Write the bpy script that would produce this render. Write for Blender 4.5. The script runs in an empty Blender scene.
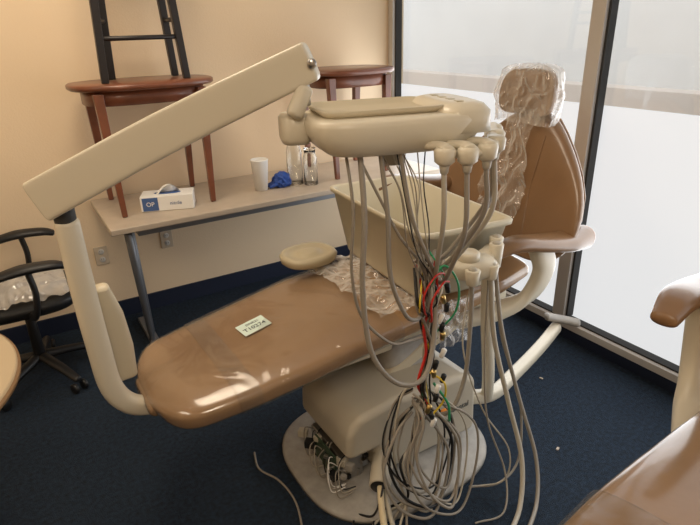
import bpy, bmesh, math, random
from mathutils import Vector, Matrix, noise
random.seed(7)
D=bpy.data; SC=bpy.context.scene

# ---------------------------------------------------------------- materials
def mat(name,col,rough=.5,metal=0,coat=0,bump=0,bscale=40,var=0,vscale=6,emit=0,trans=0,alpha=1,ior=1.45,sheen=0):
    m=D.materials.new(name); m.use_nodes=True; nt=m.node_tree; b=nt.nodes['Principled BSDF']
    b.inputs['Base Color'].default_value=(*col,1); b.inputs['Roughness'].default_value=rough
    b.inputs['Metallic'].default_value=metal; b.inputs['Coat Weight'].default_value=coat
    b.inputs['Coat Roughness'].default_value=.12
    b.inputs['Transmission Weight'].default_value=trans; b.inputs['Alpha'].default_value=alpha
    b.inputs['IOR'].default_value=ior; b.inputs['Sheen Weight'].default_value=sheen
    if emit:
        b.inputs['Emission Color'].default_value=(*col,1); b.inputs['Emission Strength'].default_value=emit
    tc=nt.nodes.new('ShaderNodeTexCoord')
    if var:
        n=nt.nodes.new('ShaderNodeTexNoise'); n.inputs['Scale'].default_value=vscale; n.inputs['Detail'].default_value=6
        r=nt.nodes.new('ShaderNodeValToRGB'); e=r.color_ramp.elements
        e[0].position=.3; e[1].position=.7
        e[0].color=(*[c*(1-var) for c in col],1); e[1].color=(*[min(1,c*(1+var)) for c in col],1)
        nt.links.new(tc.outputs['Object'],n.inputs['Vector']); nt.links.new(n.outputs['Fac'],r.inputs['Fac'])
        nt.links.new(r.outputs['Color'],b.inputs['Base Color'])
    if bump:
        n=nt.nodes.new('ShaderNodeTexNoise'); n.inputs['Scale'].default_value=bscale; n.inputs['Detail'].default_value=5
        bp=nt.nodes.new('ShaderNodeBump'); bp.inputs['Strength'].default_value=bump; bp.inputs['Distance'].default_value=.02
        nt.links.new(tc.outputs['Object'],n.inputs['Vector']); nt.links.new(n.outputs['Fac'],bp.inputs['Height'])
        nt.links.new(bp.outputs['Normal'],b.inputs['Normal'])
    return m
M={}
M['wall']=mat('wall_paint',(.80,.63,.435),.8,bump=.08,bscale=120)
M['ceil']=mat('ceiling_paint',(.8,.76,.7),.9)
M['carpet']=mat('navy_carpet',(.011,.026,.050),.95,bump=.9,bscale=260,var=.45,vscale=60)
M['navy']=mat('navy_baseboard',(.012,.018,.04),.5)
M['alu']=mat('aluminium_frame',(.55,.52,.48),.4,.3)
M['dark']=mat('dark_gasket',(.03,.03,.03),.6)
M['sill']=mat('sill_paint',(.6,.58,.55),.4)
M['leather']=mat('tan_vinyl',(.305,.18,.088),.26,coat=.8,bump=.18,bscale=7,var=.10,vscale=3)
M['leather2']=mat('brown_vinyl',(.225,.125,.060),.36,coat=.35,bump=.08,bscale=12,var=.08,vscale=4)
M['beige']=mat('beige_plastic',(.55,.48,.35),.38,coat=.15)
M['beige2']=mat('pale_beige_plastic',(.65,.59,.47),.35,coat=.2)
M['pad']=mat('tan_pad_plastic',(.45,.39,.27),.45)
M['bin']=mat('bin_plastic',(.60,.55,.42),.5)
M['cover']=mat('pump_cover_plastic',(.48,.43,.34),.45)
M['plate']=mat('base_plate_paint',(.33,.31,.28),.5,var=.15,vscale=20)
M['black']=mat('black_plastic',(.012,.012,.013),.45)
M['rub']=mat('grey_hose',(.27,.24,.20),.5)
M['rubl']=mat('light_hose',(.42,.38,.31),.5)
M['cream']=mat('cream_hose',(.62,.52,.34),.5)
M['red']=mat('red_tube',(.55,.03,.02),.4); M['green']=mat('green_tube',(.03,.30,.13),.4)
M['yel']=mat('yellow_tube',(.75,.55,.05),.4); M['blue']=mat('blue_tube',(.03,.08,.4),.4)
M['brass']=mat('brass_fitting',(.7,.5,.2),.3,1)
M['steel']=mat('steel',(.45,.44,.43),.3,1)
M['legs']=mat('table_leg_paint',(.20,.21,.23),.4,.5)
M['lam']=mat('table_laminate',(.45,.375,.295),.4,var=.06,vscale=14)
M['wood']=mat('cherry_wood',(.16,.052,.025),.35,coat=.3,var=.25,vscale=9)
M['blackwood']=mat('black_lacquer',(.015,.012,.012),.4)
M['white']=mat('white_paper',(.80,.79,.76),.6)
M['boxblue']=mat('box_blue',(.06,.12,.30),.5)
M['glove']=mat('blue_nitrile',(.02,.07,.32),.5)
M['outlet']=mat('outlet_plastic',(.58,.48,.36),.4)
M['label']=mat('label_paper',(.66,.78,.70),.5)
M['ink']=mat('ink',(.03,.05,.06),.6)
M['orange']=mat('orange_badge',(.85,.28,.03),.4)
M['pcb']=mat('circuit_board',(.04,.07,.04),.5)
M['glass']=mat('clear_glass',(.95,.97,.97),.05,trans=1)
M['lamp']=mat('lamp_panel',(1,.88,.7),.5,emit=3)
def wrap_mat(name,base,gain,sc,bd=.03,col=.6):
    """thin clear plastic: transparent film with view-angle sheen and creases"""
    m=D.materials.new(name); m.use_nodes=True; nt=m.node_tree; nt.nodes.clear()
    o=nt.nodes.new('ShaderNodeOutputMaterial'); mx=nt.nodes.new('ShaderNodeMixShader')
    t=nt.nodes.new('ShaderNodeBsdfTransparent'); p=nt.nodes.new('ShaderNodeBsdfPrincipled')
    p.inputs['Base Color'].default_value=(col,col*.95,col*.88,1); p.inputs['Roughness'].default_value=.10
    p.inputs['Specular IOR Level'].default_value=1; p.inputs['IOR'].default_value=1.9
    n=nt.nodes.new('ShaderNodeTexNoise'); n.inputs['Scale'].default_value=sc; n.inputs['Detail'].default_value=2.5; n.inputs['Distortion'].default_value=1.6
    try: n.noise_type='RIDGED_MULTIFRACTAL'
    except Exception: pass
    tc=nt.nodes.new('ShaderNodeTexCoord'); nt.links.new(tc.outputs['Object'],n.inputs['Vector'])
    bp=nt.nodes.new('ShaderNodeBump'); bp.inputs['Distance'].default_value=bd; bp.inputs['Strength'].default_value=.9
    nt.links.new(n.outputs['Fac'],bp.inputs['Height']); nt.links.new(bp.outputs['Normal'],p.inputs['Normal'])
    lw=nt.nodes.new('ShaderNodeLayerWeight'); lw.inputs['Blend'].default_value=.4; nt.links.new(bp.outputs['Normal'],lw.inputs['Normal'])
    ma=nt.nodes.new('ShaderNodeMath'); ma.operation='MULTIPLY_ADD'; ma.use_clamp=True
    nt.links.new(lw.outputs['Facing'],ma.inputs[0]); ma.inputs[1].default_value=gain; ma.inputs[2].default_value=base
    nt.links.new(ma.outputs[0],mx.inputs['Fac'])
    nt.links.new(t.outputs[0],mx.inputs[1]); nt.links.new(p.outputs[0],mx.inputs[2]); nt.links.new(mx.outputs[0],o.inputs[0])
    return m
M['wrap']=wrap_mat('clear_plastic_wrap',.12,.85,12,.02,.8)
M['wrap2']=wrap_mat('thin_plastic_cover',.10,.20,3.5,.03,.22)
M['wrap3']=wrap_mat('bag_plastic',.5,.4,9,.02,.75)
def emis(name,col,s):
    m=D.materials.new(name); m.use_nodes=True; b=m.node_tree.nodes['Principled BSDF']
    b.inputs['Base Color'].default_value=(.25,.25,.25,1); b.inputs['Roughness'].default_value=.5
    b.inputs['Emission Color'].default_value=(*col,1); b.inputs['Emission Strength'].default_value=s
    return m
M['frost']=emis('frosted_glass_backlit',(.96,.98,1),.74)

# ---------------------------------------------------------------- helpers
def link(o,parent=None):
    SC.collection.objects.link(o)
    if parent: o.parent=parent
    return o
def empty(name,loc=(0,0,0)):
    e=D.objects.new(name,None); e.empty_display_size=.05; e.location=loc; SC.collection.objects.link(e)
    bpy.context.view_layer.update(); return e
def obj(name,vs,fs,m,parent=None,smooth=True,bevel=0,seg=3,sub=0):
    me=D.meshes.new(name); me.from_pydata([tuple(v) for v in vs],[],fs)
    bm=bmesh.new(); bm.from_mesh(me); bmesh.ops.recalc_face_normals(bm,faces=bm.faces); bm.to_mesh(me); bm.free()
    if m: me.materials.append(m)
    for p in me.polygons: p.use_smooth=smooth
    o=D.objects.new(name,me); link(o,parent)
    if parent: o.matrix_parent_inverse=parent.matrix_world.inverted()
    if bevel:
        b=o.modifiers.new('b','BEVEL'); b.width=bevel; b.segments=seg; b.limit_method='ANGLE'; b.angle_limit=.6
        w=o.modifiers.new('w','WEIGHTED_NORMAL'); w.keep_sharp=False
    if sub:
        s=o.modifiers.new('s','SUBSURF'); s.levels=sub; s.render_levels=sub
    return o
def box(name,c,s,m,parent=None,bevel=.004,rot=0,tilt=None):
    x,y,z=[k/2 for k in s]; vs=[Vector((i*x,j*y,k*z)) for i in(-1,1) for j in(-1,1) for k in(-1,1)]
    R=Matrix.Rotation(rot,3,'Z')
    if tilt: R=R@Matrix.Rotation(tilt[1],3,tilt[0])
    vs=[R@v+Vector(c) for v in vs]
    fs=[(0,1,3,2),(4,6,7,5),(0,4,5,1),(2,3,7,6),(0,2,6,4),(1,5,7,3)]
    return obj(name,vs,fs,m,parent,bevel>0,bevel)
def sgp(v,e): return math.copysign(abs(v)**e,v)
def rings(name,rs,m,parent=None,n=32,sub=0,cap=(True,True),closed=True):
    vs=[];fs=[]
    for r in rs: vs+=r
    k=len(rs[0])
    for i in range(len(rs)-1):
        for j in range(k):
            fs.append((i*k+j,i*k+(j+1)%k,(i+1)*k+(j+1)%k,(i+1)*k+j))
    if cap[0]: fs.append(tuple(range(k))[::-1])
    if cap[1]: fs.append(tuple((len(rs)-1)*k+j for j in range(k)))
    return obj(name,vs,fs,m,parent,sub=sub)
def stack(name,L,m,parent=None,p=2.0,rot=0,N=40,cap=(True,True)):
    """horizontal superellipse rings: (cx,cy,z,rx,ry)"""
    R=[]
    for (cx,cy,z,rx,ry) in L:
        r=[]
        for i in range(N):
            a=2*math.pi*i/N; x=rx*sgp(math.cos(a),2/p); y=ry*sgp(math.sin(a),2/p)
            r.append(Vector((cx+x*math.cos(rot)-y*math.sin(rot),cy+x*math.sin(rot)+y*math.cos(rot),z)))
        R.append(r)
    return rings(name,R,m,parent,cap=cap)
def catmull(P,k=8):
    P=[Vector(p) for p in P]; out=[]
    Q=[P[0]*2-P[1]]+P+[P[-1]*2-P[-2]]
    for i in range(1,len(Q)-2):
        for j in range(k):
            t=j/k; a,b,c,d=Q[i-1],Q[i],Q[i+1],Q[i+2]
            out.append(.5*((2*b)+(-a+c)*t+(2*a-5*b+4*c-d)*t*t+(-a+3*b-3*c+d)*t**3))
    out.append(P[-1]); return out
def lerpl(L,n,k):
    out=[]
    for i in range(len(L)-1):
        for j in range(k):
            t=j/k
            out.append(tuple(a+(b-a)*t for a,b in zip(L[i],L[i+1])))
    out.append(tuple(L[-1])); return out
def sweep(name,P,S,m,parent=None,p=2.0,up=(0,0,1),N=28,k=6,roundend=True):
    """ellipse swept along path: S=(half width sideways, half height)"""
    if k>1: pts=catmull(P,k); sz=lerpl(S,len(S),k)
    else: pts=[Vector(q) for q in P]; sz=S
    up=Vector(up); R=[]
    n=len(pts)
    fr=[]
    for i,q in enumerate(pts):
        t=(pts[min(i+1,n-1)]-pts[max(i-1,0)]).normalized()
        s=t.cross(up).normalized(); u=s.cross(t).normalized(); fr.append((q,t,s,u,sz[i]))
    def ring(q,s,u,a,b):
        return [q+s*(a*sgp(math.cos(2*math.pi*i/N),2/p))+u*(b*sgp(math.sin(2*math.pi*i/N),2/p)) for i in range(N)]
    re=.6 if roundend is True else roundend
    sharp=re<.3
    if roundend:
        q,t,s,u,z=fr[0]; e=min(z)
        for f in (.0,.25,.55,.85): 
            sc=math.sqrt(1-(1-f)**2) if f>0 else .3
            g=1-(1-sc)*(.25 if sharp else 1)
            R.append(ring(q-t*e*(1-f)*re,s,u,max(z[0]-e*(1-g)*.6,.001),z[1]*max(g,.4)))
    for q,t,s,u,z in fr: R.append(ring(q,s,u,*z))
    if roundend:
        q,t,s,u,z=fr[-1]; e=min(z)
        for f in (.85,.55,.25,.0):
            sc=math.sqrt(1-(1-f)**2) if f>0 else .3
            g=1-(1-sc)*(.35 if sharp else 1)
            R.append(ring(q+t*e*(1-f)*re,s,u,max(z[0]-e*(1-g)*.6,.001),z[1]*max(g,.4)))
    return rings(name,R,m,parent)
def tube(name,P,r,m,parent=None,k=8):
    cu=D.curves.new(name,'CURVE'); cu.dimensions='3D'; cu.bevel_depth=r; cu.bevel_resolution=3; cu.use_fill_caps=True
    pts=catmull(P,k); sp=cu.splines.new('POLY'); sp.points.add(len(pts)-1)
    for a,b in zip(sp.points,pts): a.co=(*b,1)
    cu.materials.append(m); o=D.objects.new(name,cu); link(o,parent)
    if parent: o.matrix_parent_inverse=parent.matrix_world.inverted()
    sp.use_smooth=True
    return o
def cyl(name,a,b,r0,r1,m,parent=None,N=28,bev=.003):
    a=Vector(a);b=Vector(b);t=(b-a).normalized(); h=Vector((1,0,0)) if abs(t.x)<.8 else Vector((0,1,0))
    s=t.cross(h).normalized();u=s.cross(t)
    def rg(q,r): return [q+(s*math.cos(2*math.pi*i/N)+u*math.sin(2*math.pi*i/N))*r for i in range(N)]
    e=min(bev,r0*.5,r1*.5)
    return rings(name,[rg(a,r0-e),rg(a+t*e,r0),rg(b-t*e,r1),rg(b,r1-e)],m,parent)
def prism(name,prof,y0,y1,m,parent=None,bevel=.02):
    n=len(prof); vs=[(x,y0,z) for x,z in prof]+[(x,y1,z) for x,z in prof]
    fs=[tuple(range(n)),tuple(range(n,2*n))[::-1]]+[(i,(i+1)%n,n+(i+1)%n,n+i) for i in range(n)]
    return obj(name,vs,fs,m,parent,True,bevel,4)
def text(name,s,size,loc,rot,m,parent):
    c=D.curves.new(name,'FONT'); c.body=s; c.size=size; c.extrude=.0004; c.align_x='CENTER'; c.align_y='CENTER'; c.materials.append(m)
    o=D.objects.new(name,c); link(o,parent); o.matrix_parent_inverse=parent.matrix_world.inverted()
    o.location=loc; o.rotation_euler=rot; return o
def ridge(x,y,z,s):
    v=Vector((x,y,z))*s
    return (1-abs(noise.noise(v))*2.2)+.45*(1-abs(noise.noise(v*2.1+Vector((3,1,7))))*2.2)

# ---------------------------------------------------------------- room
XW,YW=2.45,3.42; X0,Y0,ZC=-2.6,-2.2,2.75
box('floor',((X0+XW)/2,(Y0+YW)/2,-.05),(XW-X0+.4,YW-Y0+.4,.1),M['carpet'],bevel=0)
box('ceiling',((X0+XW)/2,(Y0+YW)/2,ZC+.05),(XW-X0+.4,YW-Y0+.4,.1),M['ceil'],bevel=0)
box('wall_back',((X0+XW)/2,YW+.05,ZC/2),(XW-X0+.2,.1,ZC),M['wall'],bevel=0)
box('wall_left',(X0-.05,(Y0+YW)/2,ZC/2),(.1,YW-Y0,ZC),M['wall'],bevel=0)
box('wall_front',((X0+XW)/2,Y0-.05,ZC/2),(XW-X0+.2,.1,ZC),M['wall'],bevel=0)
box('baseboard_back',((X0+XW)/2,YW-.006,.055),(XW-X0,.012,.11),M['navy'],bevel=.002)
box('baseboard_left',(X0+.006,(Y0+YW)/2,.055),(.012,YW-Y0,.11),M['navy'],bevel=.002)
box('wall_window_curb',(XW+.03,(Y0+YW)/2,.03),(.12,YW-Y0,.06),M['navy'],bevel=.002)
win=empty('window_1')
box('bottom_rail',(XW+.01,(Y0+YW)/2,.082),(.09,YW-Y0,.04),M['sill'],win)
box('bottom_gasket',(XW+.02,(Y0+YW)/2,.106),(.06,YW-Y0,.010),M['dark'],win,bevel=0)
box('top_rail',(XW+.03,(Y0+YW)/2,ZC-.04),(.07,YW-Y0,.08),M['alu'],win)
ms=[YW-.03,1.76,.05,-1.6]
for i,y in enumerate(ms):
    w=.075 if i else .05
    box('mullion_%d'%i,(XW+.0,y,ZC/2+.05),(.07,w,ZC-.14),M['alu'],win)
    box('gasket_%d'%i,(XW+.012,y-w/2-.006,ZC/2+.05),(.05,.012,ZC-.14),M['dark'],win,bevel=0)
    box('gasketb_%d'%i,(XW+.012,y+w/2+.004,ZC/2+.05),(.05,.006,ZC-.14),M['dark'],win,bevel=0)
box('frosted_pane',(XW+.045,(Y0+YW)/2,(.1+1.268)/2),(.008,YW-Y0,1.168),M['frost'],win,bevel=0)
gl=D.materials.new('window_glass'); gl.use_nodes=True; nt=gl.node_tree; nt.nodes.clear()
o=nt.nodes.new('ShaderNodeOutputMaterial');mx=nt.nodes.new('ShaderNodeMixShader');t=nt.nodes.new('ShaderNodeBsdfTransparent');g=nt.nodes.new('ShaderNodeBsdfGlossy')
g.inputs['Roughness'].default_value=.02; mx.inputs[0].default_value=.06; t.inputs[0].default_value=(.95,.97,.98,1)
nt.links.new(t.outputs[0],mx.inputs[1]);nt.links.new(g.outputs[0],mx.inputs[2]);nt.links.new(mx.outputs[0],o.inputs[0])
box('clear_pane',(XW+.045,(Y0+YW)/2,(1.268+ZC)/2),(.006,YW-Y0,ZC-1.268),gl,win,bevel=0)
box('exterior_ground',(8.6,2,-.1),(12,30,.1),mat('paving',(.45,.42,.38),.9),bevel=0)
box('exterior_building',(9,4,3),(.3,26,6.4),mat('stucco',(.93,.89,.84),.9,var=.03,vscale=1),bevel=0)
box('exterior_low_wall',(5.2,3,.46),(.25,16,1.18),mat('tan_block',(.70,.60,.52),.9),bevel=.01)

# ---------------------------------------------------------------- dental chair
def build_chair(name,dx,dy):
    E=empty(name,(1.05+dx,1.55+dy,0))
    def T(*p): return (p[0]+dx,p[1]+dy,p[2])
    YC=1.74
    sec=[(.205,.11,.484,.030),(.225,.185,.491,.042),(.26,.245,.50,.050),(.32,.28,.51,.054),(.50,.305,.53,.056),(.72,.32,.56,.058),(.92,.328,.588,.060),
         (1.08,.325,.60,.063),(1.25,.315,.602,.066),(1.45,.30,.605,.066),(1.65,.28,.615,.060),(1.82,.25,.63,.052)]
    def YS(x): return YC+.02*min(1,x)
    sweep('seat_and_leg_cushion',[T(x,YS(x),z) for x,w,z,b in sec],[(w,b) for x,w,z,b in sec],M['leather'],E,p=3.4,N=64,k=5)
    s2=sec[:5]
    sweep('toe_cover',[T(x,YS(x),z+.001) for x,w,z,b in s2],[(w+.004,b+.004) for x,w,z,b in s2],M['wrap2'],E,p=3.4,N=64,k=5)
    s3=[(.44,.30,.523,.0552)]+sec[4:8]
    sweep('leg_cover',[T(x,YS(x),z+.002) for x,w,z,b in s3],[(w+.007,b+.006) for x,w,z,b in s3],M['wrap2'],E,p=3.4,N=64,k=5,roundend=.1)
    prism('seat_frame',[(.34+dx,.47),(.9+dx,.52),(1.75+dx,.55),(1.75+dx,.49),(1.3+dx,.45),(.9+dx,.45),(.36+dx,.445)],YC-.19+dy,YC+.19+dy,M['beige'],E,.012)
    prism('lift_arm',[(.95+dx,.30),(1.08+dx,.30),(1.5+dx,.47),(1.42+dx,.52)],YC-.21+dy,YC-.14+dy,M['beige'],E,.015)
    prism('lift_arm_b',[(.95+dx,.30),(1.08+dx,.30),(1.5+dx,.47),(1.42+dx,.52)],YC+.08+dy,YC+.15+dy,M['beige'],E,.015)
    stack('lift_column',[(1.2+dx,YC-.10+dy,.2,.13,.12),(1.2+dx,YC-.10+dy,.48,.11,.10)],M['plate'],E,p=4)
    stack('base_plate',[(1.07+dx,1.55+dy,0,.41,.37),(1.07+dx,1.55+dy,.016,.41,.37),(1.07+dx,1.55+dy,.024,.40,.36)],M['plate'],E,p=2.8,N=64)
    prism('pump_cover',[(.79+dx,.17),(.795+dx,.29),(.84+dx,.345),(1.0+dx,.365),(1.36+dx,.35),(1.42+dx,.30),(1.43+dx,.04),(.93+dx,.04),(.91+dx,.17)],1.37+dy,1.76+dy,M['cover'],E,.03)
    bs=[(1.86,.685,.28,.035),(1.89,.72,.37,.05),(1.925,.80,.44,.055),(1.955,.88,.45,.055),(1.985,.97,.42,.052),(2.005,1.05,.36,.050),(2.025,1.13,.275,.046),(2.04,1.20,.195,.042),(2.05,1.255,.13,.035),(2.055,1.28,.08,.02)]
    R=[];N=56
    for (x,z,w,t) in bs:
        r=[]
        for i in range(N):
            a=2*math.pi*i/N; y=w*sgp(math.cos(a),.8); d=t*sgp(math.sin(a),.7)
            fw=.09*(abs(y)/.42)**2.4
            r.append(Vector(T(x-d-fw,YC+.01+y,z-.25*d)))
        R.append(r)
    rings('backrest',R,M['leather2'],E,sub=1)
    R=[]
    for (x,z,w,t) in bs[1:-1]:
        r=[]
        for i in range(N):
            a=2*math.pi*i/N; y=w*.85*sgp(math.cos(a),.8); d=.02*sgp(math.sin(a),.7)
            r.append(Vector(T(x+t+.01-d-.08*(abs(y)/.42)**2.4,YC+.01+y,z)))
        R.append(r)
    rings('back_shell',R,M['leather2'],E)
    for s in(-1,1):
        P=[]
        for (x,z,w,t) in bs[1:8]:
            y=s*min(.115+.25*max(0,(.95-z)),w*.75)
            a=math.acos(min(1,(abs(y)/w)**(1/.8))); d=t*math.sin(a)**.7
            P.append(T(x-d-.09*(abs(y)/.42)**2.4-.001,YC+.01+y,z-.25*d))
        tube('piping_%d'%s,P,.0035,M['leather2'],E)
    R=[]
    for (z,w,t) in [(1.268,.09,.025),(1.278,.130,.040),(1.305,.152,.050),(1.36,.158,.053),(1.42,.145,.050),(1.452,.115,.036),(1.463,.08,.018)]:
        R.append([Vector(T(2.035+.12*(z-1.28)-t*sgp(math.sin(2*math.pi*i/40),.8)-.05*(math.cos(2*math.pi*i/40))**2, YC+.02+w*sgp(math.cos(2*math.pi*i/40),.75), z)) for i in range(40)])
    rings('headrest',R,M['leather2'],E,sub=1)
    sweep('headrest_bar',[T(2.09,YC,1.12),T(2.11,YC,1.25),T(2.09,YC,1.36)],[(.02,.006)]*3,M['steel'],E,k=3,up=(1,0,0))
    for s,nm in ((-1,'armrest_near'),(1,'armrest_far')):
        yy=YC+.01+s*.39
        dz=0 if s<0 else .08
        sweep(nm,[T(1.97,yy,.81+dz),T(1.84,yy+s*.01,.82+dz),T(1.68,yy+s*.015,.85+dz),T(1.54,yy+s*.01,.875+dz),T(1.44,yy,.855+dz)],[(.05,.05),(.068,.038),(.062,.032),(.05,.028),(.035,.022)],M['leather2'],E,p=2.3)
        sweep(nm+'_bracket',[T(1.70,yy,.83+dz),T(1.74,yy+.0,.72),T(1.70,yy-s*.03,.60),T(1.58,yy-s*.08,.54),T(1.42,yy-s*.14,.51)],[(.035,.05),(.03,.052),(.03,.05),(.03,.045),(.03,.03)],M['beige2'],E,p=3,up=(1,0,.3))
    return E,YC
chair,YC=build_chair('dental_chair',0,0)
chair2,_=build_chair('dental_chair.001',-.03,-1.53)
chair2.rotation_euler[2]=math.radians(7)

# chair extras
px,py=1.02,2.06
stack('elbow_pad',[(px,py,.69,.10,.085),(px,py,.697,.122,.105),(px,py,.723,.128,.112),(px,py,.735,.120,.104),(px,py,.736,.100,.086),(px,py,.729,.095,.081),(px,py,.729,.055,.045),(px,py,.737,.05,.04),(px,py,.738,.03,.025)],M['pad'],chair,p=2.4,rot=.1,N=56)
sweep('elbow_pad_arm',[(px,py-.02,.69),(px+.08,1.99,.62),(1.2,1.95,.54)],[(.03,.02)]*3,M['beige'],chair,k=4)
lab=box('id_label',(.63,1.78,.6135),(.115,.085,.0012),M['label'],chair,bevel=0,rot=.12,tilt=('Y',-.13))
text('label_text','T10274',.030,(.63,1.768,.6153),(0,-.13,.12),M['ink'],chair)
text('label_text_b','DNR21',.018,(.632,1.80,.6153),(0,-.13,.12),M['ink'],chair)
text('maker_text','dental',.038,(1.33,1.3685,.20),(math.pi/2,0,0),M['ink'],chair)
cyl('maker_badge',(1.24,1.371,.205),(1.24,1.367,.205),.022,.022,M['orange'],chair,bev=.0005)
for i in range(34):
    x=.745+random.random()*.15; y=1.40+random.random()*.30; z=.045+random.random()*.10
    s=.010+random.random()*.022
    box('component_%d'%i,(x,y,z),(s,s*1.3,s),[M['steel'],M['plate'],M['black'],M['cover'],M['black']][i%5],chair,bevel=.002,rot=random.random())
box('pump_block',(.84,1.55,.09),(.10,.24,.12),M['steel'],chair)
box('circuit_board',(.775,1.52,.10),(.006,.16,.11),M['pcb'],chair,bevel=0)
for i in range(16):
    y=1.40+random.random()*.28; x=.74+random.random()*.06
    tube('lead_%d'%i,[(x+.06,y,.06+random.random()*.1),(x-.01,y-.02,.10+random.random()*.06),(x-.02,y-.05,.05),(x+.03,y-.07,.035+random.random()*.03)],.0022,[M['black'],M['rubl'],M['rub'],M['rub'],M['white']][i%5],chair)
def sheet(name,f,nu,nv,m,parent):
    vs=[];fs=[]
    for i in range(nu+1):
        for j in range(nv+1): vs.append(f(i/nu,j/nv))
    for i in range(nu):
        for j in range(nv):
            a=i*(nv+1)+j; fs.append((a,a+1,a+nv+2,a+nv+1))
    return obj(name,vs,fs,m,parent)
# bag pulled over the headrest: closed crumpled sleeve around it
R=[]
K=90
for jj in range(46):
    v=jj/45; z=1.235+.248*v
    w=.178-.035*abs(v-.45)*2*(1 if v>.45 else .6); t=.066
    if v>.86: q=(v-.86)/.14; w*=math.sqrt(1-.75*q*q); t*=math.sqrt(1-.8*q*q)
    r=[]
    for i in range(K):
        a=2*math.pi*i/K
        n=.011*ridge(math.cos(a)*.5,math.sin(a)*.5,z*2.2,3.2)-.006
        r.append(Vector((2.035+.12*(z-1.28)-(t+n)*sgp(math.sin(a),.8)-.05*math.cos(a)**2, YC+.02+(w+n)*sgp(math.cos(a),.75), z+.006*noise.noise(Vector((a*3,0,v*2))))))
    R.append(r)
rings('headrest_bag',R,M['wrap'],chair,cap=(False,True))
def f2(u,v):
    z=.80+.50*v; y=YC+.03+(u-.5)*(.21+.06*math.sin(6*v))+.02*math.sin(4*v)+.012*noise.noise(Vector((v*9,u,0)))
    x=1.925+.125*min(1,(z-.8)/.45)**.75
    return (x-.058-.016*ridge(y,z*.6,0,13),y,z)
sheet('back_wrap',f2,44,100,M['wrap'],chair)
def f3(u,v):
    x=1.0+.34*u+.03*noise.noise(Vector((0,v*5,0))); y=1.46+.60*v
    return (x,y,.664+.018*max(0,ridge(x,y,0,10)))
sheet('seat_wrap',f3,50,80,M['wrap'],chair)
def f4(u,v):
    x=1.22+.16*u+.02*noise.noise(Vector((v*5,0,0))); y=1.40+.03*v+.02*ridge(u,v,0,4)*.5
    return (x,y-.02,.50+.18*v)
sheet('side_wrap',f4,30,30,M['wrap'],chair)

# foot post, swing arm and delivery unit
du=empty('dental_delivery_unit',(.1,1.7,0))
sweep('foot_post',[(.085,1.72,1.15),(.085,1.72,.95),(.09,1.72,.74),(.10,1.72,.58),(.145,1.72,.495),(.22,1.72,.462),(.36,1.72,.455)],[(.034,.034),(.036,.034),(.036,.034),(.036,.034),(.034,.034),(.034,.03),(.034,.025)],M['beige2'],du,up=(0,1,0),p=2.4)
sweep('post_paddle',[(.14,1.79,.90),(.145,1.79,.80),(.15,1.79,.68),(.155,1.79,.57)],[(.025,.03),(.045,.03),(.05,.03),(.04,.028)],M['beige'],du,up=(0,1,0),p=3)
cyl('post_pivot',(.083,1.72,1.13),(.083,1.72,1.205),.030,.030,M['dark'],du)
sweep('swing_arm',[(.045,1.73,1.232),(.36,1.52,1.41),(.68,1.30,1.575)],[(.045,.060),(.042,.055),(.04,.048)],M['beige2'],du,p=9,k=3,N=48,roundend=.2)
cyl('arm_cap',(.66,1.252,1.572),(.665,1.262,1.572),.012,.012,M['steel'],du)
cyl('elbow_pivot',(.655,1.295,1.55),(.655,1.295,1.47),.015,.018,M['steel'],du)
sweep('elbow_yoke',[(.655,1.29,1.51),(.64,1.29,1.48),(.625,1.29,1.455)],[(.022,.02)]*3,M['beige2'],du,k=3,up=(0,1,0))
rt=-.26; ca,sa=math.cos(rt),math.sin(rt)
HC=Vector((.87,1.225,0))
def H(a,b,z): return (HC.x+a*ca-b*sa,HC.y+a*sa+b*ca,z)
UZ=.027
def stz(L): return [(a,b,c+UZ,d,e) for a,b,c,d,e in L]
c0=H(0,0,0)
stack('unit_body',stz([(c0[0],c0[1],1.322,.16,.095),(c0[0],c0[1],1.328,.185,.118),(c0[0],c0[1],1.345,.208,.138),(c0[0],c0[1],1.372,.224,.150),(c0[0],c0[1],1.402,.230,.155),(c0[0],c0[1],1.414,.227,.152),(c0[0],c0[1],1.419,.214,.141)]),M['beige2'],du,p=4.4,rot=rt,N=64)
t0=H(-.035,.02,0)
stack('instrument_tray',stz([(t0[0],t0[1],1.418,.155,.105),(t0[0],t0[1],1.434,.170,.117),(t0[0],t0[1],1.437,.160,.108),(t0[0],t0[1],1.424,.150,.10)]),M['beige'],du,p=8,rot=rt,N=48)
n0=H(.17,-.0,0)
stack('control_console',stz([(n0[0],n0[1],1.37,.078,.148),(n0[0],n0[1],1.42,.075,.145),(n0[0],n0[1],1.437,.060,.127),(n0[0],n0[1],1.443,.04,.10)]),M['beige2'],du,p=3.5,rot=rt,N=48)
for i in range(4):
    q=H(.155,-.09+.05*i,0); box('console_key_%d'%i,(q[0],q[1],1.443+UZ),(.018,.022,.003),M['pad'],du,bevel=.001,rot=rt)
k0=H(-.245,.06,0)
stack('side_knob',stz([(k0[0],k0[1],1.345,.035,.05),(k0[0],k0[1],1.36,.04,.055),(k0[0],k0[1],1.41,.04,.055),(k0[0],k0[1],1.42,.032,.046)]),M['beige2'],du,p=3,rot=rt)
sweep('holder_bar',[H(.10,-.17,1.355),H(.17,-.18,1.355),H(.24,-.13,1.36),H(.30,-.02,1.365),H(.36,.08,1.37)],[(.014,.010)]*5,M['beige2'],du)
hp=[(.075,-.185),(.13,-.20),(.195,-.18),(.265,-.10),(.31,-.02),(.35,.06)]
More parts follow.
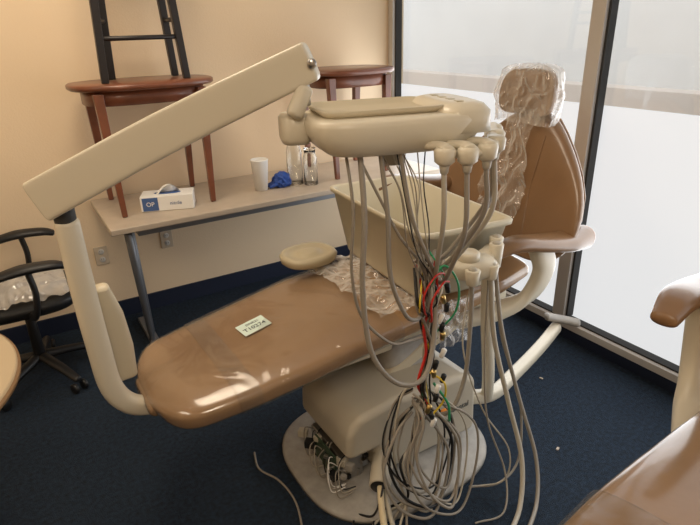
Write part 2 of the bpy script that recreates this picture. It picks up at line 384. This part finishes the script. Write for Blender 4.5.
for i,(a,b) in enumerate(hp):
    q=H(a,b,0)
    stack('handpiece_holder_%d'%i,[(q[0],q[1],1.333,.015,.015),(q[0],q[1],1.341,.024,.024),(q[0],q[1],1.368,.026,.026),(q[0],q[1],1.376,.02,.02)],M['beige2'],du,p=2.4,N=24,rot=.3*i)
    if i<3: sweep('holder_cradle_%d'%i,[H(a-.02,b+.06,1.372),H(a,b+.02,1.375),H(a,b-.01,1.372)],[(.018,.012)]*3,M['beige2'],du,k=3)
    cyl('handpiece_socket_%d'%i,(q[0],q[1],1.31),(q[0],q[1],1.335),.010,.013,M['rubl'],du)
cyl('under_hub',H(-.0,-.02,1.37),H(-.0,-.02,1.31),.04,.035,M['rubl'],du)

# hoses
W=lambda n,P,r,m: tube(n,P,r,m,du)
W('hose_a',[H(-.11,-.08,1.375),(.725,1.13,1.2),(.715,1.13,1.0),(.735,1.12,.80),(.81,1.1,.68),(.91,1.1,.66),(.98,1.14,.76),(1.03,1.2,.92)],.0078,M['rub'])
W('hose_a2',[H(-.14,-.05,1.375),(.71,1.16,1.22),(.70,1.16,1.05),(.73,1.16,.90),(.83,1.16,.78),(.93,1.19,.74),(1.0,1.21,.72)],.0045,M['rub'])
W('hose_b',[H(-.06,-.09,1.375),(.79,1.12,1.2),(.80,1.12,1.02),(.86,1.13,.88),(.93,1.16,.83),(1.0,1.22,.82)],.0065,M['rub'])
W('hose_c',[H(-.01,-.10,1.365),(.85,1.1,1.2),(.90,1.1,1.08),(.97,1.14,.99),(1.05,1.2,.95),(1.13,1.28,.93)],.006,M['rub'])
W('hose_d',[H(-.12,-.06,1.37),(.78,1.14,1.24),(.83,1.12,1.13),(.92,1.14,1.02),(.98,1.18,.90),(1.0,1.2,.75)],.004,M['rub'])
for i,(a,b) in enumerate(hp):
    q=H(a,b,1.31)
    tgt=[(1.02,1.2,.93),(1.05,1.22,.90),(1.04,1.25,.92),(1.02,1.26,.96),(1.0,1.26,.99),(1.0,1.27,.97)][i]
    sag=[.03,.06,.02,.05,.02,.08][i]
    W('handpiece_hose_%d'%i,[q,(q[0]+.005,q[1],1.22-sag),((q[0]*2+tgt[0])/3,(q[1]*2+tgt[1])/3,1.09-sag),((q[0]+2*tgt[0])/3,(q[1]+2*tgt[1])/3,1.0-sag),tgt],.0070,M['rub'] if i%3 else M['rubl'])
for i in range(9):
    a=random.uniform(-.08,.1)
    W('wire_%d'%i,[H(a,-.05,1.36),(.86+a*.6+random.uniform(-.03,.03),1.12,1.26),(.88+a*.5,1.11,1.12+random.uniform(-.04,.04)),(.95+random.uniform(-.03,.04),1.15,.95),(1.0,1.2,.82)],.0018,[M['rubl'],M['black'],M['rub'],M['rubl'],M['rub']][i%5])
cols=['red','green','rubl','black','white','rub','rub','black','rub','black','rubl','yel','rub','black','rubl','red','black','rub']
for i,cn in enumerate(cols):
    j=lambda s=.02: random.uniform(-s,s)
    W('umbilical_%d'%i,[(.99+j(.04),1.22+j(),1.00+j(.03)),(.98+j(.05),1.17+j(),.90+j(.04)),(1.01+j(.03),1.2+j(),.78),(1.02+j(.02),1.21+j(.01),.66),(1.0+j(.03),1.2+j(.02),.55),(1.02+j(.02),1.22+j(.02),.44),(1.05+j(.04),1.25+j(.02),.35)],.003 if i%3 else .005,M[cn])
W('red_loop',[(1.0,1.2,.80),(.94,1.14,.86),(.92,1.12,.93),(.96,1.12,.98),(1.02,1.15,.96),(1.05,1.2,.90)],.003,M['red'])
W('red_loop_b',[(1.01,1.2,.78),(.96,1.13,.83),(.95,1.12,.90),(.99,1.12,.95),(1.04,1.15,.93)],.003,M['red'])
W('green_loop',[(1.02,1.2,.72),(1.06,1.14,.82),(1.05,1.12,.93),(1.0,1.13,1.0),(.97,1.15,.94)],.0035,M['green'])
W('green_drop',[(1.02,1.18,.55),(1.06,1.15,.47),(1.07,1.15,.40),(1.10,1.18,.36)],.0045,M['green'])
W('yellow_loop',[(1.0,1.19,.60),(1.04,1.15,.56),(1.05,1.16,.48),(1.02,1.18,.42)],.0035,M['yel'])
for i in range(16):
    z=.92-.033*i
    cx_=1.01+random.uniform(-.035,.035)
    cyl('fitting_%d'%i,(cx_,1.155,z),(cx_+random.uniform(-.015,.015),1.16,z-.032),.009,.008,[M['black'],M['brass'],M['black'],M['white']][i%4],du)
for i in range(13):
    cx=1.01+random.uniform(-.05,.06); rx=.08+random.random()*.07; zt=.42+random.random()*.12; zb=.02+random.random()*.12; y=1.20+random.uniform(-.05,.05)
    P=[(1.02+random.uniform(-.02,.02),1.23,zt),(cx+rx*.8,y,zt-.12),(cx+rx,y-.03,(zt+zb)/2-.03),(cx+rx*.5,y-.07,zb+.02),(cx-rx*.1,y-.09,zb),(cx-rx*.8,y-.05,zb+.07),(cx-rx,y,(zt+zb)/2),(cx-rx*.5,y+.02,zt-.06),(.98,1.24,zt-.01)]
    W('coil_%d'%i,P,random.choice([.0035,.0045,.0055]),M[['rub','rub','black','rub','rubl','rub','black','rubl','rub','rub','rub','black','rub'][i]])
for i in range(7):
    x=.80+random.uniform(-.03,.05)
    W('floor_cable_%d'%i,[(1.0,1.24,.45-.03*i),(.96-.01*i,1.2,.25),(.92,1.18,.10),(x+.05,1.12+.02*i,.02),(x-.03,1.0+.03*i,.012),(x-.1+random.uniform(-.05,.1),.8+random.uniform(-.05,.05),.008)],.0045,M[['rub','rubl','black','rub','rub','rubl','black'][i]])
cyl('conduit_end',(.95,1.375,.13),(.86,1.27,.105),.042,.040,M['cover'],chair)
cyl('conduit_bore',(.8600,1.27,.1050),(.8592,1.2691,.1048),.034,.034,M['black'],chair,bev=.0005)
W('cream_hose',[(.91,1.33,.115),(.85,1.25,.10),(.80,1.15,.04),(.74,1.0,.02),(.66,.85,.02)],.012,M['cream'])
W('cream_hose_b',[(.92,1.33,.12),(.875,1.255,.09),(.83,1.13,.03),(.80,.95,.02),(.76,.8,.02)],.009,M['rubl'])
W('black_lead',[(.91,1.33,.125),(.86,1.25,.12),(.80,1.22,.05),(.76,1.28,.015),(.70,1.20,.01)],.004,M['black'])
W('loose_cord',[(.58,1.80,.006),(.56,1.70,.006),(.60,1.60,.006),(.61,1.48,.006),(.58,1.36,.006),(.52,1.22,.006)],.004,M['rub'])

# assistant arm
aa=empty('dental_assistant_arm',(1.6,1.45,0))
sweep('floor_arm',[(1.40,1.48,.15),(1.58,1.44,.115),(1.80,1.50,.11),(2.05,1.57,.13),(2.24,1.63,.155)],[(.028,.03)]*5,M['beige2'],aa,p=3)
sweep('arm_end',[(2.20,1.66,.22),(2.27,1.62,.20),(2.32,1.56,.19)],[(.03,.02)]*3,M['plate'],aa)
sweep('upright',[(1.55,1.43,.12),(1.51,1.40,.30),(1.45,1.37,.55),(1.40,1.34,.86)],[(.026,.026)]*4,M['beige2'],aa,up=(0,1,0))
hx,hy=1.24,1.27
stack('holder_body',[(hx,hy,.85,.055,.04),(hx,hy,.865,.085,.055),(hx,hy,.905,.09,.06),(hx,hy,.917,.076,.05)],M['beige2'],aa,p=2.6,rot=-.4)
stack('holder_knob',[(hx-.01,hy,.915,.038,.038),(hx-.01,hy,.94,.038,.038),(hx-.01,hy,.947,.03,.03),(hx-.01,hy,.941,.024,.024)],M['beige2'],aa)
sweep('holder_bridge',[(1.26,1.28,.885),(1.34,1.3,.895),(1.42,1.34,.89)],[(.035,.020)]*3,M['beige2'],aa)
hs=[(1.20,1.215),(1.285,1.215),(1.37,1.28),(1.42,1.33)]
for i,(x,y) in enumerate(hs):
    zt_=.905 if i<2 else .94
    cyl('suction_holder_%d'%i,(x,y,.85),(x,y,zt_),.020,.026,M['beige2'],aa)
    cyl('suction_tip_%d'%i,(x,y,zt_-.005),(x,y,zt_+.006),.016,.014,M['rubl'],aa)
for i,(P,r,m) in enumerate([
 ([(1.20,1.215,.86),(1.20,1.21,.70),(1.18,1.2,.50),(1.12,1.2,.38),(1.05,1.25,.36)],.008,'rub'),
 ([(1.285,1.215,.86),(1.31,1.2,.62),(1.35,1.14,.36),(1.36,1.06,.15),(1.28,.98,.02),(1.12,.9,.015),(.98,.82,.015)],.009,'rubl'),
 ([(1.37,1.28,.86),(1.37,1.22,.62),(1.42,1.15,.34),(1.44,1.06,.12),(1.36,.97,.015),(1.2,.88,.015)],.0075,'rub'),
 ([(1.42,1.33,.86),(1.40,1.25,.58),(1.46,1.18,.30),(1.42,1.12,.08),(1.30,1.10,.03),(1.18,1.14,.04)],.0045,'rub'),
 ([(1.30,1.24,.84),(1.27,1.2,.55),(1.27,1.16,.30),(1.30,1.08,.10),(1.22,1.0,.015),(1.10,1.02,.015)],.0035,'rub'),
 ([(1.26,1.28,.84),(1.20,1.24,.60),(1.26,1.18,.34),(1.33,1.1,.18),(1.30,1.08,.06),(1.2,1.14,.03)],.003,'rubl')]):
    tube('suction_hose_%d'%i,P,r,M[m],aa)

# storage bin on the seat
sb=empty('storage_bin',(1.35,1.75,.69))
def quad(cs,z,rad=.04,n=5):
    out=[]
    k=len(cs)
    for i in range(k):
        p=Vector((*cs[i],0)); a=(Vector((*cs[i-1],0))-p).normalized(); b=(Vector((*cs[(i+1)%k],0))-p).normalized()
        for j in range(n+1):
            t=j/n; q=p+a*rad*(1-t)**2+b*rad*t**2
            out.append(Vector((q.x,q.y,z)))
    return out
rim=[(1.20,2.16),(1.14,1.40),(1.52,1.35),(1.60,2.11)]
cx=sum(p[0] for p in rim)/4; cy=sum(p[1] for p in rim)/4
def sc(f,e=0): return [(cx+(x-cx)*f,cy+(y-cy)*f) for x,y in rim]
R=[quad(sc(.76),.690),quad(sc(.78),.684),quad(sc(.82),.70),quad(sc(.985),.965),quad(sc(1.03),.965),quad(sc(1.035),.98),quad(sc(1.02),.985),quad(sc(.965),.98),quad(sc(.81),.72),quad(sc(.76),.705)]
rings('bin_shell',R,M['bin'],sb)

# ---------------------------------------------------------------- work table
wt=empty('folding_table',(1.3,3.08,0))
TZ=.78
box('top',(1.335,3.07,TZ-.016),(2.05,.64,.032),M['lam'],wt,bevel=.006)
box('apron',(1.345,3.07,TZ-.055),(1.8,.5,.045),M['legs'],wt,bevel=.002)
for i,x in enumerate((.39,2.2)):
    for j,(ya,yb) in enumerate(((2.85,2.98),(3.1,3.08))):
        cyl('leg_%d_%d'%(i,j),(x+.01+.05*j,ya,TZ-.06),(x+.05+.02*j,yb,.02),.02,.017,M['legs'],wt)
    box('foot_%d'%i,(x+.06,3.05,.012),(.05,.5,.022),M['legs'],wt)
def side_table(name,cx,cy,z0,rx,ry,h):
    E=empty(name,(cx,cy,z0))
    stack('top',[(cx,cy,z0+h-.03,rx-.012,ry-.012),(cx,cy,z0+h-.022,rx,ry),(cx,cy,z0+h-.006,rx,ry),(cx,cy,z0+h,rx-.008,ry-.008)],M['wood'],E,p=2.6,N=56)
    stack('apron',[(cx,cy,z0+h-.10,rx-.06,ry-.05),(cx,cy,z0+h-.03,rx-.06,ry-.05)],M['wood'],E,p=3.2,N=56)
    for i,(a,b) in enumerate(((-1,-1),(1,-1),(1,1),(-1,1))):
        xt=cx+a*(rx-.11); yt=cy+b*(ry-.075); xb=cx+a*(rx-.125)+a*.0; yb=cy+b*(ry-.06)
        vs=[]
        for (x,y,z,w) in ((xb,yb,z0+.002,.013),(xt,yt,z0+h-.04,.023)):
            vs+=[(x-w,y-w,z),(x+w,y-w,z),(x+w,y+w,z),(x-w,y+w,z)]
        obj('leg_%d'%i,vs,[(0,1,2,3),(4,5,6,7),(0,1,5,4),(1,2,6,5),(2,3,7,6),(3,0,4,7)],M['wood'],E,True,.003)
    return E
side_table('side_table',.65,3.13,TZ,.36,.255,.65)
side_table('side_table.001',1.87,3.12,TZ,.31,.25,.64)
st=empty('bar_stool',(.65,3.13,1.43))
zt=1.432; sx=.645
L=[(-.19,-.11),(.21,-.11),(.21,.11),(-.12,.11)]
for i,(a,b) in enumerate(L):
    vs=[]
    for f,z,w in ((1,zt,.017),(.80,zt+.72,.019)):
        x=sx+a*f;y=3.13+b*f
        vs+=[(x-w,y-w,z),(x+w,y-w,z),(x+w,y+w,z),(x-w,y+w,z)]
    obj('leg_%d'%i,vs,[(0,1,2,3),(4,5,6,7),(0,1,5,4),(1,2,6,5),(2,3,7,6),(3,0,4,7)],M['blackwood'],st,True,.003)
for (i,j,zz) in ((0,1,.20),(2,3,.20),(0,3,.28),(1,2,.28)):
    a=L[i];b=L[j];f=1-.20*zz/.72
    cyl('rung_%d_%d'%(i,j),(sx+a[0]*f,3.13+a[1]*f,zt+zz),(sx+b[0]*f,3.13+b[1]*f,zt+zz),.011,.011,M['blackwood'],st)
stack('seat',[(sx+.01,3.13,zt+.70,.19,.14),(sx+.01,3.13,zt+.715,.2,.15),(sx+.01,3.13,zt+.74,.2,.15),(sx+.01,3.13,zt+.75,.18,.13)],M['blackwood'],st,p=4)

# table items
cup=empty('paper_cup',(1.20,2.99,TZ))
stack('cup_wall',[(1.20,2.99,TZ+.001,.036,.036),(1.20,2.99,TZ+.175,.050,.050),(1.20,2.99,TZ+.180,.053,.053),(1.20,2.99,TZ+.184,.050,.050),(1.20,2.99,TZ+.175,.046,.046),(1.20,2.99,TZ+.02,.033,.033)],M['white'],cup)
for nm,(x,y,r,h) in (('glass_jar',(1.43,3.0,.048,.26)),('glass_jar.001',(1.50,2.93,.042,.21))):
    E=empty(nm,(x,y,TZ))
    stack('jar_wall',[(x,y,TZ+.001,r,r),(x,y,TZ+h*.75,r,r),(x,y,TZ+h*.9,r*.8,r*.8),(x,y,TZ+h,r*.8,r*.8),(x,y,TZ+h,r*.74,r*.74),(x,y,TZ+h*.9,r*.74,r*.74),(x,y,TZ+h*.75,r*.93,r*.93),(x,y,TZ+.008,r*.93,r*.93)],M['glass'],E)
    stack('jar_lid',[(x,y,TZ+h,r*.84,r*.84),(x,y,TZ+h+.012,r*.84,r*.84)],M['glass'],E)
gv=empty('nitrile_glove',(1.33,2.99,TZ))
bm=bmesh.new(); bmesh.ops.create_icosphere(bm,subdivisions=5,radius=1)
for v in bm.verts:
    n=.85+.22*ridge(v.co.x,v.co.y,v.co.z,1.7)
    v.co=Vector((v.co.x*.055*n,v.co.y*.05*n,v.co.z*.048*n))
    v.co+=Vector((1.335,2.99,TZ+.038)); v.co.z=max(v.co.z,TZ+.001)
me=D.meshes.new('palm'); bm.to_mesh(me); bm.free(); me.materials.append(M['glove'])
for p in me.polygons: p.use_smooth=True
o=D.objects.new('palm',me); link(o,gv); o.matrix_parent_inverse=gv.matrix_world.inverted()
for i in range(4):
    a=2.6+i*.45
    sweep('finger_%d'%i,[(1.33,2.99,TZ+.03),(1.33+.05*math.cos(a),2.99+.05*math.sin(a)*-1,TZ+.025),(1.33+.085*math.cos(a+.3),2.99-.075*math.sin(a+.3),TZ+.012)],[(.016,.012),(.012,.01),(.009,.008)],M['glove'],gv,k=3,N=14)
gb=empty('glove_box',(.66,3.0,TZ))
gr=-.35
def G(a,b,z): return (.655+a*math.cos(gr)-b*math.sin(gr),2.98+a*math.sin(gr)+b*math.cos(gr),TZ+z)
box('carton',G(0,0,.041),(.27,.14,.08),M['white'],gb,bevel=.003,rot=gr)
box('carton_band',G(-.085,0,.040),(.08,.1425,.07),M['boxblue'],gb,bevel=0,rot=gr)
text('carton_text','OP',.032,G(-.085,-.0722,.040),(math.pi/2,0,gr),M['white'],gb)
text('carton_text_b','nitrile',.026,G(.045,-.0712,.040),(math.pi/2,0,gr),M['boxblue'],gb)
stack('carton_slot',[(G(0,0,0)[0],G(0,0,0)[1],TZ+.0812,.07,.03),(G(0,0,0)[0],G(0,0,0)[1],TZ+.0818,.07,.03)],M['boxblue'],gb,rot=gr)
sheet('pulled_glove',lambda u,v:(.60+.12*u,2.96+.04*v+.01*math.sin(8*u),TZ+.082+.05*math.sin(3.1*u)*(.5+.5*math.sin(5*v+2*u))),12,8,M['white'],gb)
for i,(x,z) in enumerate(((.31,.43),(.70,.45))):
    E=empty('wall_outlet' if i==0 else 'wall_outlet.001',(x,YW,z))
    box('plate',(x,YW-.004,z),(.075,.008,.115),M['outlet'],E,bevel=.003)
    for s in(-1,1):
        cyl('socket_%d'%s,(x,YW-.008,z+s*.025),(x,YW-.011,z+s*.025),.017,.017,M['sill'],E,bev=.001)
        for q in(-1,1): box('slot',(x+q*.006,YW-.0115,z+s*.025+.002),(.002,.001,.009),M['dark'],E,bevel=0)

# office chair
ox,oy=-.12,2.96
oc=empty('office_chair',(ox,oy,0))
for i in range(5):
    a=math.radians(72*i-62)
    dx_,dy_=math.cos(a),math.sin(a)
    sweep('star_leg_%d'%i,[(ox+.03*dx_,oy+.03*dy_,.12),(ox+.17*dx_,oy+.17*dy_,.10),(ox+.29*dx_,oy+.29*dy_,.07)],[(.028,.024),(.024,.02),(.02,.016)],M['black'],oc,k=3)
    for s in (-1,1):
        c=Vector((ox+.29*dx_-s*.016*dy_,oy+.29*dy_+s*.016*dx_,.028))
        cyl('castor_%d_%d'%(i,s),c,c+Vector((-dy_,dx_,0))*.018*s,.027,.027,M['black'],oc)
cyl('gas_lift',(ox,oy,.12),(ox,oy,.42),.028,.022,M['black'],oc)
stack('seat',[(ox,oy,.42,.16,.16),(ox,oy,.44,.23,.23),(ox,oy,.475,.245,.24),(ox,oy,.495,.235,.23),(ox,oy,.505,.19,.18)],M['black'],oc,p=3.4)
sheet('seat_bag',lambda u,v:(ox-.2+.4*u,oy-.22+.42*v,.51+.07*math.sin(3.14*u)*math.sin(3.14*v)+.014*ridge(u,v,0,5)),50,50,M['wrap3'],oc)
R=[]
for z,w,t in ((.62,.16,.02),(.65,.20,.03),(.77,.22,.035),(.92,.21,.03),(1.01,.17,.022),(1.03,.12,.01)):
    R.append([Vector((ox-.20+t*sgp(math.sin(2*math.pi*i/32),.8)-.03*(z-.6),oy+w*sgp(math.cos(2*math.pi*i/32),.7),z)) for i in range(32)])
rings('backrest',R,M['black'],oc,sub=1)
sweep('back_bar',[(ox-.08,oy,.44),(ox-.22,oy,.45),(ox-.235,oy,.57),(ox-.235,oy,.74)],[(.03,.01)]*4,M['black'],oc,up=(0,1,0))
for s in (-1,1):
    sweep('arm_post_%d'%s,[(ox,oy+s*.18,.44),(ox+.04,oy+s*.27,.47),(ox+.06,oy+s*.285,.58),(ox+.05,oy+s*.28,.69)],[(.024,.014)]*4,M['black'],oc,up=(1,0,0))
    sweep('arm_pad_%d'%s,[(ox-.10,oy+s*.28,.68),(ox+.03,oy+s*.28,.70),(ox+.15,oy+s*.275,.695),(ox+.20,oy+s*.27,.68)],[(.034,.018),(.045,.022),(.04,.020),(.028,.016)],M['black'],oc)

# round table at left edge
rx0=-.63
rtb=empty('round_table',(rx0,1.80,0))
stack('top',[(rx0,1.8,.712,.48,.48),(rx0,1.8,.718,.495,.495),(rx0,1.8,.735,.495,.495),(rx0,1.8,.74,.488,.488)],mat('maple_laminate',(.50,.39,.25),.35),rtb,N=96)
stack('edge_band',[(rx0,1.8,.706,.49,.49),(rx0,1.8,.716,.502,.502),(rx0,1.8,.730,.502,.502)],mat('tan_edge',(.26,.15,.07),.5),rtb,N=96)
cyl('pedestal',(rx0,1.8,.03),(rx0,1.8,.71),.045,.045,M['black'],rtb)
for i in range(4):
    a=math.pi/4+i*math.pi/2
    sweep('foot_%d'%i,[(rx0,1.8,.06),(rx0+.18*math.cos(a),1.8+.18*math.sin(a),.045),(rx0+.36*math.cos(a),1.8+.36*math.sin(a),.02)],[(.03,.025),(.025,.018),(.02,.012)],M['black'],rtb,k=3)

lit=empty('paper_scraps',(1.7,1.3,0))
for i,(x,y) in enumerate([(1.66,1.12),(2.0,1.5)]):
    box('scrap_%d'%i,(x,y,.003),(.018,.010,.004),M['lam'],lit,bevel=.001,rot=random.random()*3)

# ---------------------------------------------------------------- lights
w=D.worlds.new('sky'); SC.world=w; w.use_nodes=True
w.node_tree.nodes['Background'].inputs[0].default_value=(.95,.97,1,1); w.node_tree.nodes['Background'].inputs[1].default_value=1.35
def area(name,loc,sx,sy,e,col):
    l=D.lights.new(name,'AREA'); l.shape='RECTANGLE'; l.size=sx; l.size_y=sy; l.energy=e; l.color=col
    o=D.objects.new(name,l); o.location=loc; link(o); return o
for i,(x,y) in enumerate(((.3,2.3),(-.2,-.4),(-1.6,1.6))):
    box('ceiling_light' if i==0 else 'ceiling_light.%03d'%i,(x,y,ZC-.012),(.6,1.2,.02),M['lamp'],bevel=.003)
    area('troffer_%d'%i,(x,y,ZC-.03),.56,1.15,(17,20,12)[i],(1,.82,.61))
a=area('daylight',(XW-.05,1.2,.9),1.1,4.2,36,(.95,.975,1)); a.rotation_euler=(0,math.pi/2,0)

# ---------------------------------------------------------------- camera
f,pit,roll,yaw=552.16,.4022,-.0294,1.0304
F=Vector((math.cos(yaw)*math.cos(pit),math.sin(yaw)*math.cos(pit),-math.sin(pit)))
Rr=Vector((math.sin(yaw),-math.cos(yaw),0)); U=Rr.cross(F)
R2=Rr*math.cos(roll)+U*math.sin(roll); U2=U*math.cos(roll)-Rr*math.sin(roll)
cam=D.cameras.new('camera'); co=D.objects.new('camera',cam); link(co)
m3=Matrix((R2,U2,-F)).transposed(); m4=m3.to_4x4(); m4.translation=(0,0,1.65); co.matrix_world=m4
cam.sensor_width=36; cam.lens=f/700*36; cam.clip_start=.02
SC.camera=co
SC.view_settings.view_transform='Standard'
